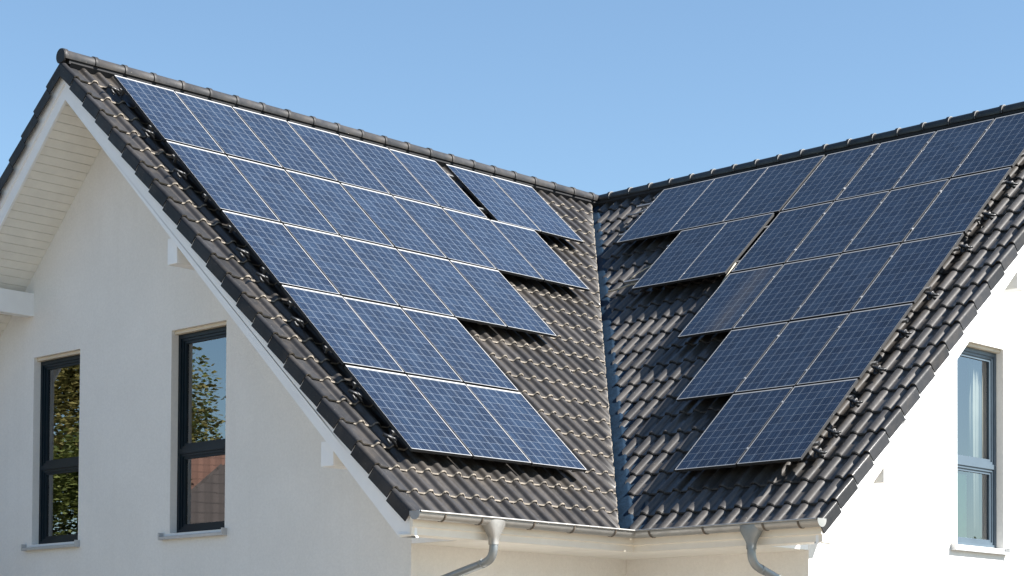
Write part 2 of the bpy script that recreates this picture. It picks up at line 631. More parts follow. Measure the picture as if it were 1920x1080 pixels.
def tile_field(fr, a0, a1, phase, pitch, s_first, gauge, smax, flip=False, lo_cut=None):
    mb = MB()
    rnd = random.Random(int(abs(a0) * 100) + int(phase * 1000))
    k0 = math.floor((a0 - phase) / pitch)
    k1 = math.ceil((a1 - phase) / pitch)
    s = s_first
    row = 0
    while s < smax:
        for k in range(k0, k1):
            ta = phase + k * pitch
            tone = rnd.random()
            if rnd.random() < 0.05:
                tone = 1.25
            j1, j2 = rnd.uniform(-.004, .004), rnd.uniform(-.003, .003)
            js = rnd.uniform(-.006, .006) + (max(0.0, -.045 - s) if row == 0 else 0.0)
            pts = []
            for t, d in PROFILE:
                tt = 1 - t if flip else t
                pts.append((ta + tt * pitch, d))
            if flip:
                pts.reverse()
            pts = [(max(a0, min(a1, a)), d) for a, d in pts]
            lo, hi, fa, fb, fc = [], [], [], [], []
            top = min(s + gauge + .03, smax)
            for i, (a, d) in enumerate(pts):
                jj = j1 if i < len(pts) / 2 else j2
                lo.append(mb.vert(fr(a, s + js + .012, d + LIFT + DROP + jj)))
                hi.append(mb.vert(fr(a, top, d + DROP + jj * .3 + LIFT * (1 - (top - s) / gauge))))
                w_ = rnd.uniform(.6, 1.25)
                fa.append(mb.vert(fr(a, s + js + .0125, d + LIFT + DROP + jj - .0004)))
                fb.append(mb.vert(fr(a, s + js - .003 * w_, d + LIFT + DROP + jj - .013 * w_)))
                fc.append(mb.vert(fr(a, s + js + .004, d + LIFT + DROP - THICK - .004)))
            for i in range(len(pts) - 1):
                if pts[i][0] == pts[i + 1][0]:
                    continue
                mb.face((lo[i], lo[i + 1], hi[i + 1], hi[i]), 0, tone, True)
                mb.face((fb[i], fb[i + 1], fa[i + 1], fa[i]), 1, rnd.random(), False)
                mb.face((fc[i], fc[i + 1], fb[i + 1], fb[i]), 0, tone, False)
        s += gauge
        row += 1
    return mb


GA, GB = 0.427, 0.457
VERGE_W = 0.235
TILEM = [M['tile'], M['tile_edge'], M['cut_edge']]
TILEM_SHADED = [M['tile'], M['tile_edge_shaded'], M['cut_edge']]
CUT_B = -0.055

def slope(fr, a0, a1, phase, pitch, gauge, joint, cut, label, flip=False):
    # first (lowest) row starts just over the gutter
    mb = tile_field(fr, a0, a1, phase, pitch, joint - gauge, gauge, SMAX - .03, flip)
    ro = hb(mb, 'roof_slope', TILEM if fr in (frameA,) else TILEM_SHADED, None, bisect=cut, cutmat=2 if fr is frameA else None, recalc=False)
    ro['label'] = label
    return ro


roofA = slope(frameA, YV + VERGE_W, R + .2, -3.694 - .68 * .2485, 0.2485, GA, 0.504 - .10, [((-.138, -.138, 0), Vector((7.315, 7.205, 0)).normalized())],
              'brown grey tiled roof slope in full sunlight')
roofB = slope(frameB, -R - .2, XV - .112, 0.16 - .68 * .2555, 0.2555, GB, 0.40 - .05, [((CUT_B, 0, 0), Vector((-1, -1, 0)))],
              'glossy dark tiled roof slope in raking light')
roofA2 = slope(frameA2, YV + VERGE_W, 2 * R, -3.694, 0.2485, GA, 0.404, [((-2 * R, 2 * R, 0), Vector((1, 1, 0)))], 'far side of the roof behind the dark verge')
roofB2 = slope(frameB2, -2 * R, XV - VERGE_W, 0.16, 0.2555, GB, 0.35, [((-2 * R, 2 * R, 0), Vector((-1, -1, 0)))], 'far side of the roof behind the ridge')

# deck below the tiles, closes the roof
D0 = -0.128
for fr, pts in (
    (frameA, [(YV + .12, 0.0), (-.42, 0.0), (R - .42, SMAX), (YV + .12, SMAX)]),
    (frameB, [(0.0, 0.0), (XV - .12, 0.0), (XV - .12, SMAX), (-R, SMAX)]),
    (frameA2, [(YV + .12, 0.0), (2 * R, 0.0), (R, SMAX), (YV + .12, SMAX)]),
    (frameB2, [(-2 * R, 0.0), (XV - .12, 0.0), (XV - .12, SMAX), (-R, SMAX)]),
):
    d = MB()
    d.face([d.vert(fr(a, s, D0)) for a, s in pts])
    hb(d, 'roof_deck', M['deck'], {frameA: roofA, frameB: roofB, frameA2: roofA2, frameB2: roofB2}[fr], recalc=False)

# verge tiles, each its own piece
def verge_tile(fr, edge, sgn, s, gauge, tone, narrow=False):
    """sgn: direction from the outer edge into the roof"""
    mb = MB()
    prof = [(.012, -.168), (.0, -.168), (.0, -.035), (.006, -.010), (.022, .004), (.045, .006), (.066, .000), (.085, -.016), (.105, -.032),
            (.13, -.036), (VERGE_W + .012, -.040)]
    if narrow:
        prof = prof[:7] + [(.085, -.020), (.105, -.038), (.130, -.046)]
    L = gauge + .035
    rings = []
    for q, (ds, lift) in enumerate(((0, LIFT), (L, LIFT * (1 - L / gauge) - .004))):
        rings.append([(edge + sgn * (a - (0.006 if (q == 0 and a < .02) else 0)), s + (ds if (q == 0 or i > 2) else gauge - .013), d + lift + DROP - .002)
                      for i, (a, d) in enumerate(prof)])
    r0 = [mb.vert(fr(*p)) for p in rings[0]]
    r1 = [mb.vert(fr(*p)) for p in rings[1]]
    for i in range(len(prof) - 1):
        mb.face((r0[i], r0[i + 1], r1[i + 1], r1[i]), 0, tone, i >= 2)
    e0 = [mb.vert(fr(*p)) for p in rings[0]]
    e1 = []
    for i, (p, (a, d)) in enumerate(zip(rings[0], prof)):
        if i <= 2:
            e1.append(mb.vert(fr(p[0] + sgn * .014, p[1] + .002, p[2])))
        else:
            e1.append(mb.vert(fr(p[0] + sgn * (.012 if i < 5 else 0), p[1] + .003, p[2] - .020)))
    for i in range(1, len(prof) - 1):
        mb.face((e0[i], e0[i + 1], e1[i + 1], e1[i]), 1 if i >= 3 else 0, random.random(), True)
    return mb


for fr, edge, sgn, gauge, joint, ro in ((frameA, YV, 1, GA, 0.504 - .10, roofA), (frameA2, YV, 1, GA, 0.404, roofA2), (frameB, XV, -1, GB, .40 - .05, roofB)):
    s = joint - gauge
    while s < SMAX - .1:
        g_ = min(gauge, SMAX - s - .04)
        mb = verge_tile(fr, edge, sgn, s, g_, random.random(), fr is frameB)
        hb(mb, 'verge_tile', [M['verge'], M['tile_edge'] if fr is frameA else M['tile_edge_shaded']], ro, recalc=True)
        s += gauge

# ridge tiles
def ridge_tile(p0, p1, r0, r1, near_is_0=True):
    """half round cap from p0 (near, wider) to p1"""
    mb = MB()
    p0, p1 = Vector(p0), Vector(p1)
    ax = (p1 - p0).normalized()
    side = ax.cross(Vector((0, 0, 1))).normalized()
    up = Vector((0, 0, 1))
    seg = 18
    st = [(0, r0), (.055, r0 + .002), (.066, r1 + .003), ((p1 - p0).length + .03, r1)]
    tone = random.random()

    def ring(t, r, inner=0.0):
        c = p0 + ax * t
        out = []
        for k in range(seg + 1):
            an = RAD(-112 + 224 * k / seg)
            out.append(mb.vert(c + side * math.sin(an) * (r - inner) + up * math.cos(an) * (r - inner)))
        return out
    prev = None
    for t, r in st:
        cur = ring(t, r)
        if prev:
            for k in range(seg):
                mb.face((prev[k], prev[k + 1], cur[k + 1], cur[k]), 0, tone, True)
        prev = cur
    a = ring(0, r0)
    b = ring(.001, r0, .018)
    c = ring(.12, r1, .02)
    for k in range(seg):
        mb.face((a[k], a[k + 1], b[k + 1], b[k]), 1, 0.6, True)
        mb.face((b[k], b[k + 1], c[k + 1], c[k]), 0, tone, True)
    return mb


RT = RZ - 0.008
y = YV + .02
RL = .4915
while y < R - .1:
    L = min(RL, R - y)
    hb(ridge_tile((-R, y, RT), (-R, y + L, RT), .113, .097), 'ridge_tile', [M['ridge'], M['tile_edge']], roofA, recalc=False)
    y += RL
x = XV - .02
RL2 = .4675
while x > -R + .1:
    L = min(RL2, x + R)
    hb(ridge_tile((x, R, RT), (x - L, R, RT), .106, .089), 'ridge_tile', [M['ridge'], M['clamp']], roofB, recalc=False)
    x -= RL2
# end cap discs
for c, ax, ro in (((-R, YV + .012, RT), Vector((0, 1, 0)), roofA), ((XV - .012, R, RT), Vector((-1, 0, 0)), roofB)):
    mb = MB()
    side = ax.cross(Vector((0, 0, 1)))
    loop = []
    for k in range(29):
        an = RAD(-150 + 300 * k / 28)
        rr = .108
        loop.append(Vector(c) - ax * .012 + side * math.sin(an) * rr + Vector((0, 0, 1)) * (math.cos(an) * rr))
    mb.prism(loop, ax * .03)
    hb(mb, 'ridge_end_cap', M['verge'], ro, bevel=.006)
# ridge vent strip that closes the space below the caps
for p, ax, L, ro in (((-R, YV + .1, RZ - .02), 1, R - YV - .1, roofA), ((-R, R, RZ - .02), 0, XV + R - .1, roofB)):
    mb = MB()
    w, h = .070, .085
    if ax:
        mb.box((-R - w, p[1], p[2] - h), (-R + w, p[1] + L, p[2]))
    else:
        mb.box((p[0], R - w, p[2] - h), (p[0] + L, R + w, p[2] - .003))
    hb(mb, 'ridge_vent', M['deck'], ro)

# valley flashing: V shaped sheet with a raised seam
mb = MB()
nv = 40
rowsv = []
for i in range(nv + 1):
    t = -0.085 + (SMAX - .02 + .085) * i / nv
    row = []
    for off, d in ((-.62, -.040), (-.30, -.038), (-.06, -.036), (-.03, -.045), (.0, -.078), (.20, -.080)):
        row.append(mb.vert(frameB(-t * CS + off, t, d + random.uniform(-.0015, .0015))))
    rowsv.append(row)
for i in range(nv):
    for k in range(5):
        mb.face((rowsv[i][k], rowsv[i][k + 1], rowsv[i + 1][k + 1], rowsv[i + 1][k]), 0, .5, True)
vf = hb(mb, 'valley_flashing', M['flashing'], recalc=False)
vf['label'] = 'dark blue metal strip lining the valley between both slopes'

# ---- barge boards
def barge(tofn, sgn, name='barge_board'):
    """tofn(h, z, out): h horizontal distance from the ridge (>=0), out = distance outwards from the wall plane side"""
    mb = MB()

    def strip(d0, d1, o0, o1, hmax):
        def pt(h, d):
            return (h, RZ - h * SN / CS + d / CS)
        hz = -.315
        loop2 = [pt(0, d0), pt(hmax, d0)]
        # the lower end is cut level
        hl = (RZ + d1 / CS - hz) / (SN / CS)
        loop2 += [(hmax, hz), (min(hl, hmax), hz), pt(0, d1)]
        loop = [Vector(tofn(sgn * h, z, o0)) for h, z in loop2]
        mb.prism(loop, Vector(tofn(0, 0, o1)) - Vector(tofn(0, 0, o0)))
    strip(-.100, -.275, .895, .935, R - .02)
    strip(-.262, -.440, .875, .912, R - .022)
    return hb(mb, name, M['barge'])


bA = lambda h, z, o: (-R + h, YW - o, z)
bB = lambda h, z, o: (XW + o, R + h, z)
barge(bA, 1)['label'] = 'white barge board under the sunlit slope verge'
barge(bA, -1)['label'] = 'white barge board of the far slope'
barge(bB, -1)
barge(bB, 1)

# ---- soffits under the verges: grooved boards, one sheet per slope
def soffit(fr, a0, a1, s0, s1, D, pitch=.142):
    mb = MB()
    prof = []
    s = s0
    while s < s1 - .02:
        e = min(s + pitch, s1)
        prof += [(s + .004, 0), (e - .004, 0), (e - .0035, .012), (e + .0035, .012)]
        s = e
    ra = [mb.vert(fr(a0, q, D + dd)) for q, dd in prof]
    rb = [mb.vert(fr(a1, q, D + dd)) for q, dd in prof]
    for i in range(len(prof) - 1):
        mb.face((ra[i], rb[i], rb[i + 1], ra[i + 1]))
    return hb(mb, 'verge_soffit', M['soffit'], recalc=False)


DS = -.415
smid = SMAX + DS * SN / CS
for fr, a0, a1 in ((frameA, YW - .875, YW + .05), (frameA2, YW - .875, YW + .05), (frameB, XW - .05, XW + .875), (frameB2, XW - .05, XW + .875)):
    soffit(fr, a0, a1, .006, SMAX + DS * SN / CS - .002, DS)

# ---- purlin boxes
def purlin(lo, hi, label=None):
    mb = MB()
    mb.box(lo, hi)
    o = hb(mb, 'purlin_box', M['barge'], bevel=.006)
    if label:
        o['label'] = label


zt_ = lambda q: q * SN / CS + (DS + .02) / CS
for (q0, q1, zb) in ((4.72, 4.93, 3.47), (1.56, 1.79, .60)):
    purlin((-q1, YW - .84, zb), (-q0, YW + .02, zt_(q0)))
    purlin((-2 * R + q0 + (.0 if q0 < 2 else .18), YW - .868, zb), (-2 * R + q1 + (.0 if q0 < 2 else .14), YW + .02, zt_(q0)))
    purlin((XW - .02, q0 - .11, zb - .09), (XW + .88, q1 - .08, zt_(q0 - .08)))

# ---- eaves: fascia, box soffit
# boards as mitred prisms along the two eaves
def eave_board(prof, name, mat, yend, xend):
    """prof: list of (out, z); out>0 points away from the roof. Runs along both eaves with a mitre at the inner corner."""
    for side in (0, 1):
        m_ = MB()
        n_ = len(prof)
        if side == 0:
            a = [m_.vert((o, yend, z)) for o, z in prof]
            b = [m_.vert((o, -o, z)) for o, z in prof]
        else:
            a = [m_.vert((o, -o, z)) for o, z in prof]
            b = [m_.vert((xend, -o, z)) for o, z in prof]
        m_.face(a[::-1])
        m_.face(b)
        for i in range(n_):
            j = (i + 1) % n_
            m_.face((a[i], a[j], b[j], b[i]))
        hb(m_, name, mat)


eave_board([(0.0, -.10), (0.0, -.215), (-.022, -.222), (-.022, -.304), (-.05, -.306), (-.05, -.10)], 'fascia', M['fascia'], YV + .02, XV - .01)
eave_board([(-.052, -.285), (-.052, -.304), (-E_WALL - .02, -.304), (-E_WALL - .02, -.285)], 'eave_soffit', M['soffit'], YW + .01, XW - .01)
for lo, hi in (((-.288, YV + .06, -.3045), (-.052, YW + .012, -.286)), ((XW - .012, .052, -.3045), (XV - .06, .288, -.286))):
    mb = MB()
    mb.box(lo, hi)
    hb(mb, 'eave_soffit', M['soffit'])

for pts in ([(-E_WALL - .02, YW + .004, -.3), (-.285, YW + .004, -.3), (-E_WALL - .02, YW + .004, .47)],
            [(XW - .004, E_WALL + .02, -.3), (XW - .004, .285, -.3), (XW - .004, E_WALL + .02, .47)]):
    mb = MB()
    mb.face([mb.vert(p) for p in pts])
    hb(mb, 'eave_end_board', M['barge'], recalc=False)

# ---- gutters
GR = .084
GO, GZ = .106, -.058


def gutter(side):
    mb = MB()
    seg = 14
    prof = []
    for k in range(seg + 1):
        an = math.pi * k / seg
        prof.append((GO - GR * math.cos(an), GZ - GR * math.sin(an)))
    # front bead
    bc = (GO + GR + .009, GZ + .004)
    for k in range(9):
        an = RAD(200 - 300 * k / 8)
        prof.append((bc[0] + .012 * math.cos(an), bc[1] + .012 * math.sin(an)))
    inner = [(o + (.003 if o < GO else -.003), z + .003) for o, z in prof[:seg + 1]]
    if side == 0:
        ends = lambda o: (YV - .045, -o)
        P3 = lambda o, z, t: (o, ends(o)[t], z)
    else:
        ends = lambda o: (-o, 0)
        P3 = lambda o, z, t: ((o, XV + .07)[t], -o, z)
    for lst in (prof, inner):
        a = [mb.vert(P3(o, z, 0)) for o, z in lst]
        b = [mb.vert(P3(o, z, 1)) for o, z in lst]
        for i in range(len(lst) - 1):
            mb.face((a[i], a[i + 1], b[i + 1], b[i]), 0, .5, True)
    go = hb(mb, 'gutter', M['zinc'], recalc=False)
    # end plate
    e = MB()
    t = 0 if side == 0 else 1
    loop = [Vector(P3(GO + (o - GO) * 1.04, GZ + (z - GZ) * 1.04, t)) for o, z in prof[:seg + 1]]
    loop += [Vector(P3(GO + GR, GZ + .014, t)), Vector(P3(GO - GR, GZ + .014, t))]
    e.prism(loop, (0, -.008, 0) if side == 0 else (.008, 0, 0))
    hb(e, 'end_plate', M['zinc_dark'] if side == 0 else M['zinc'], go)
    for c in ((-3.45, -2.86, -2.0, -1.3, -.55) if side == 0 else (.42, 1.28, 2.2, 2.72)):
        br = MB()
        pr = []
        for k in range(-1, 13):
            an = math.pi * k / 12 + .06
            pr.append((GO - (GR + .004) * math.cos(an), GZ - (GR + .004) * math.sin(an)))
        w = .013
        rows = []
        for dc in (-w, w):
            rows.append([br.vert((o, c + dc, z) if side == 0 else (c + dc, -o, z)) for o, z in pr])
        for i in range(len(pr) - 1):
            br.face((rows[0][i], rows[0][i + 1], rows[1][i + 1], rows[1][i]), 0, .5, True)
        ob = hb(br, 'bracket', M['bracket'], go, recalc=False)
        so = ob.modifiers.new('solid', 'SOLIDIFY')
        so.thickness = .004
    # joint sleeve
    return go


gutA = gutter(0)
gutB = gutter(1)
gutA['label'] = 'pale zinc gutter below the sunlit slope'
gutB['label'] = 'beige reflecting zinc gutter below the shaded slope'


def smooth_path(pts, rad=.10, n=7):
    pts = [Vector(p) for p in pts]
    out = [pts[0]]
    for a, b, c in zip(pts, pts[1:], pts[2:]):
        u, w = (a - b).normalized(), (c - b).normalized()
        p, q = b + u * rad, b + w * rad
        for i in range(n + 1):
            t = i / n
            out.append(p * (1 - t) ** 2 + b * 2 * t * (1 - t) + q * t * t)
    out.append(pts[-1])
    return out


def downpipe(pts, axis):
    mb = MB()
    mb.tube(smooth_path(pts, .15, 9), .052, 20)
    po = hb(mb, 'downpipe', M['zinc_dark'])
    # collars at the joints
    c1, c2 = Vector(pts[1]), Vector(pts[2])
    d = (c2 - c1).normalized()
    for p, dd in ((c1 + d * .17, d), (Vector(pts[0]) - Vector((0, 0, .20)), Vector((0, 0, -1)))):
        k = MB()
        k.tube([p, p + dd * .05], .0545, 20)
        hb(k, 'collar', M['zinc_dark'], po)
    f = MB()
    x0, y0, z0 = pts[0]
    segs = []
    for z, wl, ws in ((z0 + .020, .165, .095), (z0 - .050, .150, .092), (z0 - .175, .068, .064), (z0 - .205, .057, .057), (z0 - .27, .057, .057)):
        ring = []
        for k in range(20):
            an = 2 * math.pi * k / 20
            ca, sa = math.cos(an), math.sin(an)
            e = .75
            a_ = math.copysign(abs(ca) ** e, ca) * wl
            b_ = math.copysign(abs(sa) ** e, sa) * ws
            ring.append(f.vert((x0 + b_, y0 + a_, z) if axis == 'y' else (x0 + a_, y0 + b_, z)))
        segs.append(ring)
    for i in range(len(segs) - 1):
        for k in range(20):
            l = (k + 1) % 20
            f.face((segs[i][k], segs[i][l], segs[i + 1][l], segs[i + 1][k]), 0, .5, True)
    hb(f, 'funnel', M['zinc'] if axis == 'y' else M['zinc_dark'], po, recalc=True)
    return po


dpA = downpipe([(GO, -2.60, -.09), (GO, -2.60, -.53), (-1.00, -2.60, -.80), (-1.02, -2.60, GROUND + .02)], 'y')
dpA['label'] = 'grey downpipe swinging back from the sunlit gutter to the wall'
dpB = downpipe([(1.97, -GO, -.09), (1.97, -GO, -.53), (2.0, 1.22, -.95), (2.0, 1.25, GROUND + .02)], 'x')
dpB['label'] = 'grey downpipe near the end of the shaded gutter'

# ================================================================== SOLAR PANELS
PW, PH, PT, PD = 0.990, 1.640, 0.040, 0.140
PWP, PHP = 1.02, 1.6872


def panel_meshes(l0, l1, lb, tl):
    """unit panel lying in XY: x 0..PW, y 0..PH (up the slope), top at z=0; l0, l1, lb, tl are the widths of the four frame lips"""
    f = MB()
    t = PT
    for lo, hi in (((0, 0, -t), (l0, PH, 0)), ((PW - l1, 0, -t), (PW, PH, 0)), ((l0, 0, -t), (PW - l1, lb, 0)), ((l0, PH - tl, -t), (PW - l1, PH, 0))):
        base = len(f.f)
        f.box(lo, hi)
        for i in range(base, len(f.f)):
            f.m[i] = 0 if i == base + 1 else 1
    f.quad((l0, lb, -t + .004), (PW - l1, lb, -t + .004), (PW - l1, PH - tl, -t + .004), (l0, PH - tl, -t + .004), 2)
    c = MB()
    z = -.003
    c.quad((l0, lb, z), (PW - l1, lb, z), (PW - l1, PH - tl, z), (l0, PH - tl, z))
    return f, c


def orient(fr, a, s, d, scale=1.0):
    o = fr(a, s, d)
    ax = (fr(a + 1, s, d) - o)
    up = (fr(a, s + 1, d) - o)
    nn = (fr(a, s, d + 1) - o)
    m = Matrix((ax, up, nn)).transposed().to_4x4()
    m.translation = o
    return m @ Matrix.Diagonal((scale, 1, 1, 1))


def make_panel(lips):
    fr_mb, ce_mb = panel_meshes(*lips)
    root = empty('solar_panel')
    fo = fr_mb.build('frame', [M['alu'], M['alu_side'], M['back']], root, recalc=True)
    co = ce_mb.build('cell_sheet', [M['cells']], root, recalc=False)
    uvl = co.data.uv_layers.new(name='UVMap')
    mg = .05
    for i, (u_, v_) in enumerate(((-mg, -mg), (6 + mg, -mg), (6 + mg, 10 + mg), (-mg, 10 + mg))):
        uvl.data[i].uv = (u_, v_)
    cl = []
    for yy in (PH * .2, PH * .8):
        c = MB()
        c.box((PW - .010, yy - .018, -.012), (PW + .030, yy + .018, .002))
        c.tube([(PW + .010, yy, .001), (PW + .010, yy, .009)], .007, 8)
        cl.append(c.build('clamp', M['clamp'], root, recalc=True))
    return root, [fo, co] + cl


protos = {frameA: make_panel((.003, .013, .008, .030)), frameB: make_panel((.014, .003, .010, .022))}
ORD = ['first', 'second', 'third', 'fourth', 'fifth', 'sixth', 'seventh', 'eighth']
ROWN = ['top', 'second', 'third', 'fourth', 'bottom']


def place_panel(fr, a, s_top, label, group, width=PW, d=PD, soil=0.0, clamps=True, jit=None):
    proto, proto_parts = protos[fr]
    root = proto.copy()
    COL.objects.link(root)
    parts = []
    for p in proto_parts if clamps else proto_parts[:2]:
        q = p.copy()
        COL.objects.link(q)
        q.parent = root
        parts.append(q)
    jd = random.uniform(-.003, .003)
    m = orient(fr, a, s_top - PH, d + jd, width / PW)
    # tiny individual tilt of each panel, as bolted to its rails
    m = m @ Matrix.Rotation(random.uniform(-.0022, .0022), 4, 'X') @ Matrix.Rotation(random.uniform(-.003, .003), 4, 'Y')
    root.matrix_world = m
    tag(root, label, 'solar panel', group)
    parts[1]['soil'] = float(soil)
    if soil:
        parts[1]['label'] = 'cells streaked with brown dirt'
    return root


YA, SA = -3.2397, 9.3869
rowsA = [6, 7, 5, 3, 3]
GAs = 'solar panels on the sunlit brown slope'
for r, nc in enumerate(rowsA):
    for c in range(nc):
        lab = f'blue panel on the sunlit slope, {ROWN[r]} row from the ridge, {ORD[c]} from the gable edge'
        place_panel(frameA, YA + c * PWP + .011, SA - r * PHP - .012, lab, GAs, clamps=False)
for c, y0 in enumerate((3.083, 4.085)):
    lab = f'blue panel beyond the gap in the sunlit top row, {"beside the gap" if c == 0 else "nearest the valley"}'
    place_panel(frameA, y0, SA - .012 - .02, lab, GAs, width=.985, clamps=False)

XB, SB = -1.9225, 9.4093
colsB = [(0, 4), (0, 4), (0, 4), (1, 4), (2, 4)]
GBs = 'solar panels on the shaded dark slope'
for r, (c0, c1) in enumerate(colsB):
    for c in range(c0, c1):
        k = c1 - 1 - c
        lab = f'dark blue panel on the raking-lit slope, {ROWN[r]} row, {ORD[k]} in from the bright verge'
        soil = 1.0 if (r == 2 and c == 0) else 0.0
        if soil:
            lab = 'dirty brown-streaked panel at the valley end of the third row on the dark slope'
        place_panel(frameB, XB + c * PWP + .011, SB - r * PHP - .012, lab, GBs, soil=soil, clamps=(c < c1 - 1))
for c in range(3):
    x0 = -5.34 + c * 1.1215
    lab = f'panel of the top trio beside the gap on the dark slope, {["nearest the valley", "middle one", "next to the gap"][c]}'
    place_panel(frameB, x0, SB - .012 + .02, lab, GBs, width=1.117, clamps=False)
for c in range(2):
    x0 = -3.905 + c * .933
    lab = f'panel of the second-row pair below the trio on the dark slope, {["nearest the valley", "next to the gap"][c]}'
    place_panel(frameB, x0, SB - PHP - .012 + .02, lab, GBs, width=.929, clamps=False)

for pr, pp in protos.values():
    for o in pp + [pr]:
        bpy.data.objects.remove(o)

# ---- mounting rails
def rail(fr, a0, a1, s, label, group, d=PD - PT - .001):
    root = empty('mounting_rail', fr((a0 + a1) / 2, s, d - .04))
    mb = MB()
    h, w = .040, .020
    lo, hi = (a0, s - w, d - h), (a1, s + w, d)
    mb.box(lo, hi, 0, lambda a, q, dd: fr(a, q, dd))
    mb.build('rail', M['rail'], root, origin=tuple(root.location))
    for a in (a0, a1):
        k = MB()
        e = -.004 if a == a0 else .004
        k.box((min(a, a + e), s - w - .002, d - h - .002), (max(a, a + e), s + w + .002, d + .002), 0, lambda a_, q, dd: fr(a_, q, dd))
        k.build('end_cap', M['black'], root, origin=tuple(root.location))
    # roof hooks that carry the rail
    a = a0 + .12
    while a < a1:
        k = MB()
        k.box((a - .016, s - .035, d - h - .012), (a + .016, s + .075, d - h - .001), 0, lambda a_, q, dd: fr(a_, q, dd))
        k.box((a - .016, s + .063, -.03), (a + .016, s + .075, d - h - .012), 0, lambda a_, q, dd: fr(a_, q, dd))
        k.build('roof_hook', M['rail'], root, origin=tuple(root.location))
        a += 1.05
    tag(root, label, 'mounting rail', group)
    return root


gra, grb = 'mounting rails on the sunlit slope', 'mounting rails on the dark slope'
for r, nc in enumerate(rowsA):
    for k, q in enumerate((.2, .78)):
        s = SA - r * PHP - PH * q
        rail(frameA, YA - .03, YA + (nc if r else 8) * PWP + (.10 if r == 0 else -.03), s,
             f'metal rail under the {ROWN[r]} row of the sunlit slope, {"upper" if k == 0 else "lower"} of its two', gra)
for r, (c0, c1) in enumerate(colsB):
    for k, q in enumerate((.2, .78)):
        s = SB - r * PHP - PH * q
        a0 = XB + c0 * PWP + .03
        if r == 0:
            a0 = -5.34 - (.42 if k == 0 else .20)
        if r == 1:
            a0 = -3.905 - (.12 if k == 0 else .42)
        rail(frameB, a0, XB + 4 * PWP + .03, s,
             f'metal rail under the {ROWN[r]} row of the dark slope, {"upper" if k == 0 else "lower"} of its two', grb)

# ---- black cable clumps at the panel edges
def clump(fr, a, s, label, group, n=3, sz=1.0):
    rnd = random.Random(int(a * 1000 + s * 77))
    mb = MB()
    c = fr(a, s, .03)
    ax = fr(a + 1, s, .03) - c
    up = fr(a, s + 1, .03) - c
    nn = fr(a, s, 1.03) - c
    pts = []
    m = 26
    for i in range(m):
        t = i / (m - 1)
        an = t * math.pi * 2 * 2.1
        rr = .030 + .018 * math.sin(t * 17 + a)
        pts.append(c + ax * ((t - .5) * .15 * sz + rr * .5 * math.cos(an)) + up * (rr * math.sin(an) * 1.4 * sz) + nn * (.02 + .028 * math.sin(an * .7 + 1) + .01 * rnd.random()))
    mb.tube(pts, .017, 8)
    mb.tube([c + up * .05 - ax * .10 + nn * .05, c + ax * .0 + nn * .045, c + ax * .07 - up * .05 + nn * -.01], .022, 8)
    o = mb.build('cable_loop', M['black'], None, origin=tuple(c))
    tag(o, label, 'cable', group)
    return o


xr = XB + 4 * PWP
hts = ['just below the ridge', 'in the upper part', 'beside the joint of the top rows', 'beside the second row', 'below the second row', 'beside the third row',
       'beside the joint to the fourth row', 'beside the fourth row', 'below the fourth row', 'at the lowest row']
for i, s in enumerate((8.1, 7.35, 6.55, 5.75, 4.62, 3.75, 2.95, 2.25, 1.62, 1.22)):
    clump(frameB, xr + .10, s, f'black cable loop by the bright verge, {hts[i]}', 'black cable loops beside the dark slope panels')
hta = ['at the top row', 'at the foot of the top row', 'at the second row', 'at the third row', 'at the foot of the third row', 'at the fourth row', 'at the bottom row', 'at the lowest panel foot']
for i, s in enumerate((9.05, 7.95, 6.95, 5.1, 4.55, 3.6, 2.1, 1.25)):
    clump(frameA, YA - .10, s, f'black cable loop in shade along the left panels, {hta[i]}', 'black cable loops beside the sunlit panels', sz=.9)


def cable(fr, pts, label, mat, rad=.007):
    P_ = [fr(*p) for p in pts]
    mb = MB()
    mb.tube(smooth_path(P_, .05, 5) if len(P_) > 2 else P_, rad, 8)
    o = mb.build('cable', mat, None, origin=tuple(P_[0]))
    tag(o, label, 'cable', 'loose cables on the dark slope')


cable(frameB, [(-2.0, 6.35, .12), (-1.99, 6.05, .11), (-2.03, 5.80, .05), (-2.0, 5.72, .02)], 'beige cable hanging out of the panel gap on the dark slope', M['cable'], .011)
cable(frameB, [(-3.8, 7.35, .06), (-3.95, 7.28, .06), (-4.1, 7.15, .03), (-4.12, 7.05, .02)], 'pale cable curling from the upper edge of the second-row pair', M['cable'], .010)
cable(frameB, [(-3.85, 7.0, .06), (-4.05, 6.95, .05), (-4.3, 6.75, .03), (-4.38, 6.6, .015)], 'pale cable curling from the middle of the second-row pair', M['cable'], .010)
cable(frameB, [(-5.2, 9.0, .06), (-5.5, 8.98, .05), (-5.75, 8.93, .03), (-5.95, 8.95, .03)], 'white cable running from the top trio to the ridge end', M['clamp'], .014)
cable(frameB, [(-5.3, 8.35, .06), (-5.5, 8.33, .05), (-5.6, 8.25, .02)], 'white cable bent under the edge of the top trio', M['clamp'], .016)
cable(frameB, [(-3.9, 6.4, .06), (-4.2, 6.42, .04), (-4.5, 6.34, .03), (-4.65, 6.36, .02)], 'tan cable lying on tiles left of the lower panel pair', M['cable'], .015)

# ================================================================== INSIDE THE WINDOWS
def curtain(to3, u0, u1, z0, z1, depth, label):
    mb = MB()
    n_ = 36
    a, b = [], []
    for i in range(n_ + 1):
        u = u0 + (u1 - u0) * i / n_
        w = .03 * math.sin(i * 1.35) + .012 * math.sin(i * .7)
        a.append(mb.vert(to3(u, z0, depth + w)))
        b.append(mb.vert(to3(u, z1, depth + w * .8)))
    for i in range(n_):
        mb.face((a[i], a[i + 1], b[i + 1], b[i]), 0, .5, True)
    o = mb.build('curtain', M['curtain'], None, origin=to3(u0, z0, depth), recalc=False)
    so = o.modifiers.new('solid', 'SOLIDIFY')
    so.thickness = .004
    tag(o, label, 'curtain', 'curtains behind the gable windows')


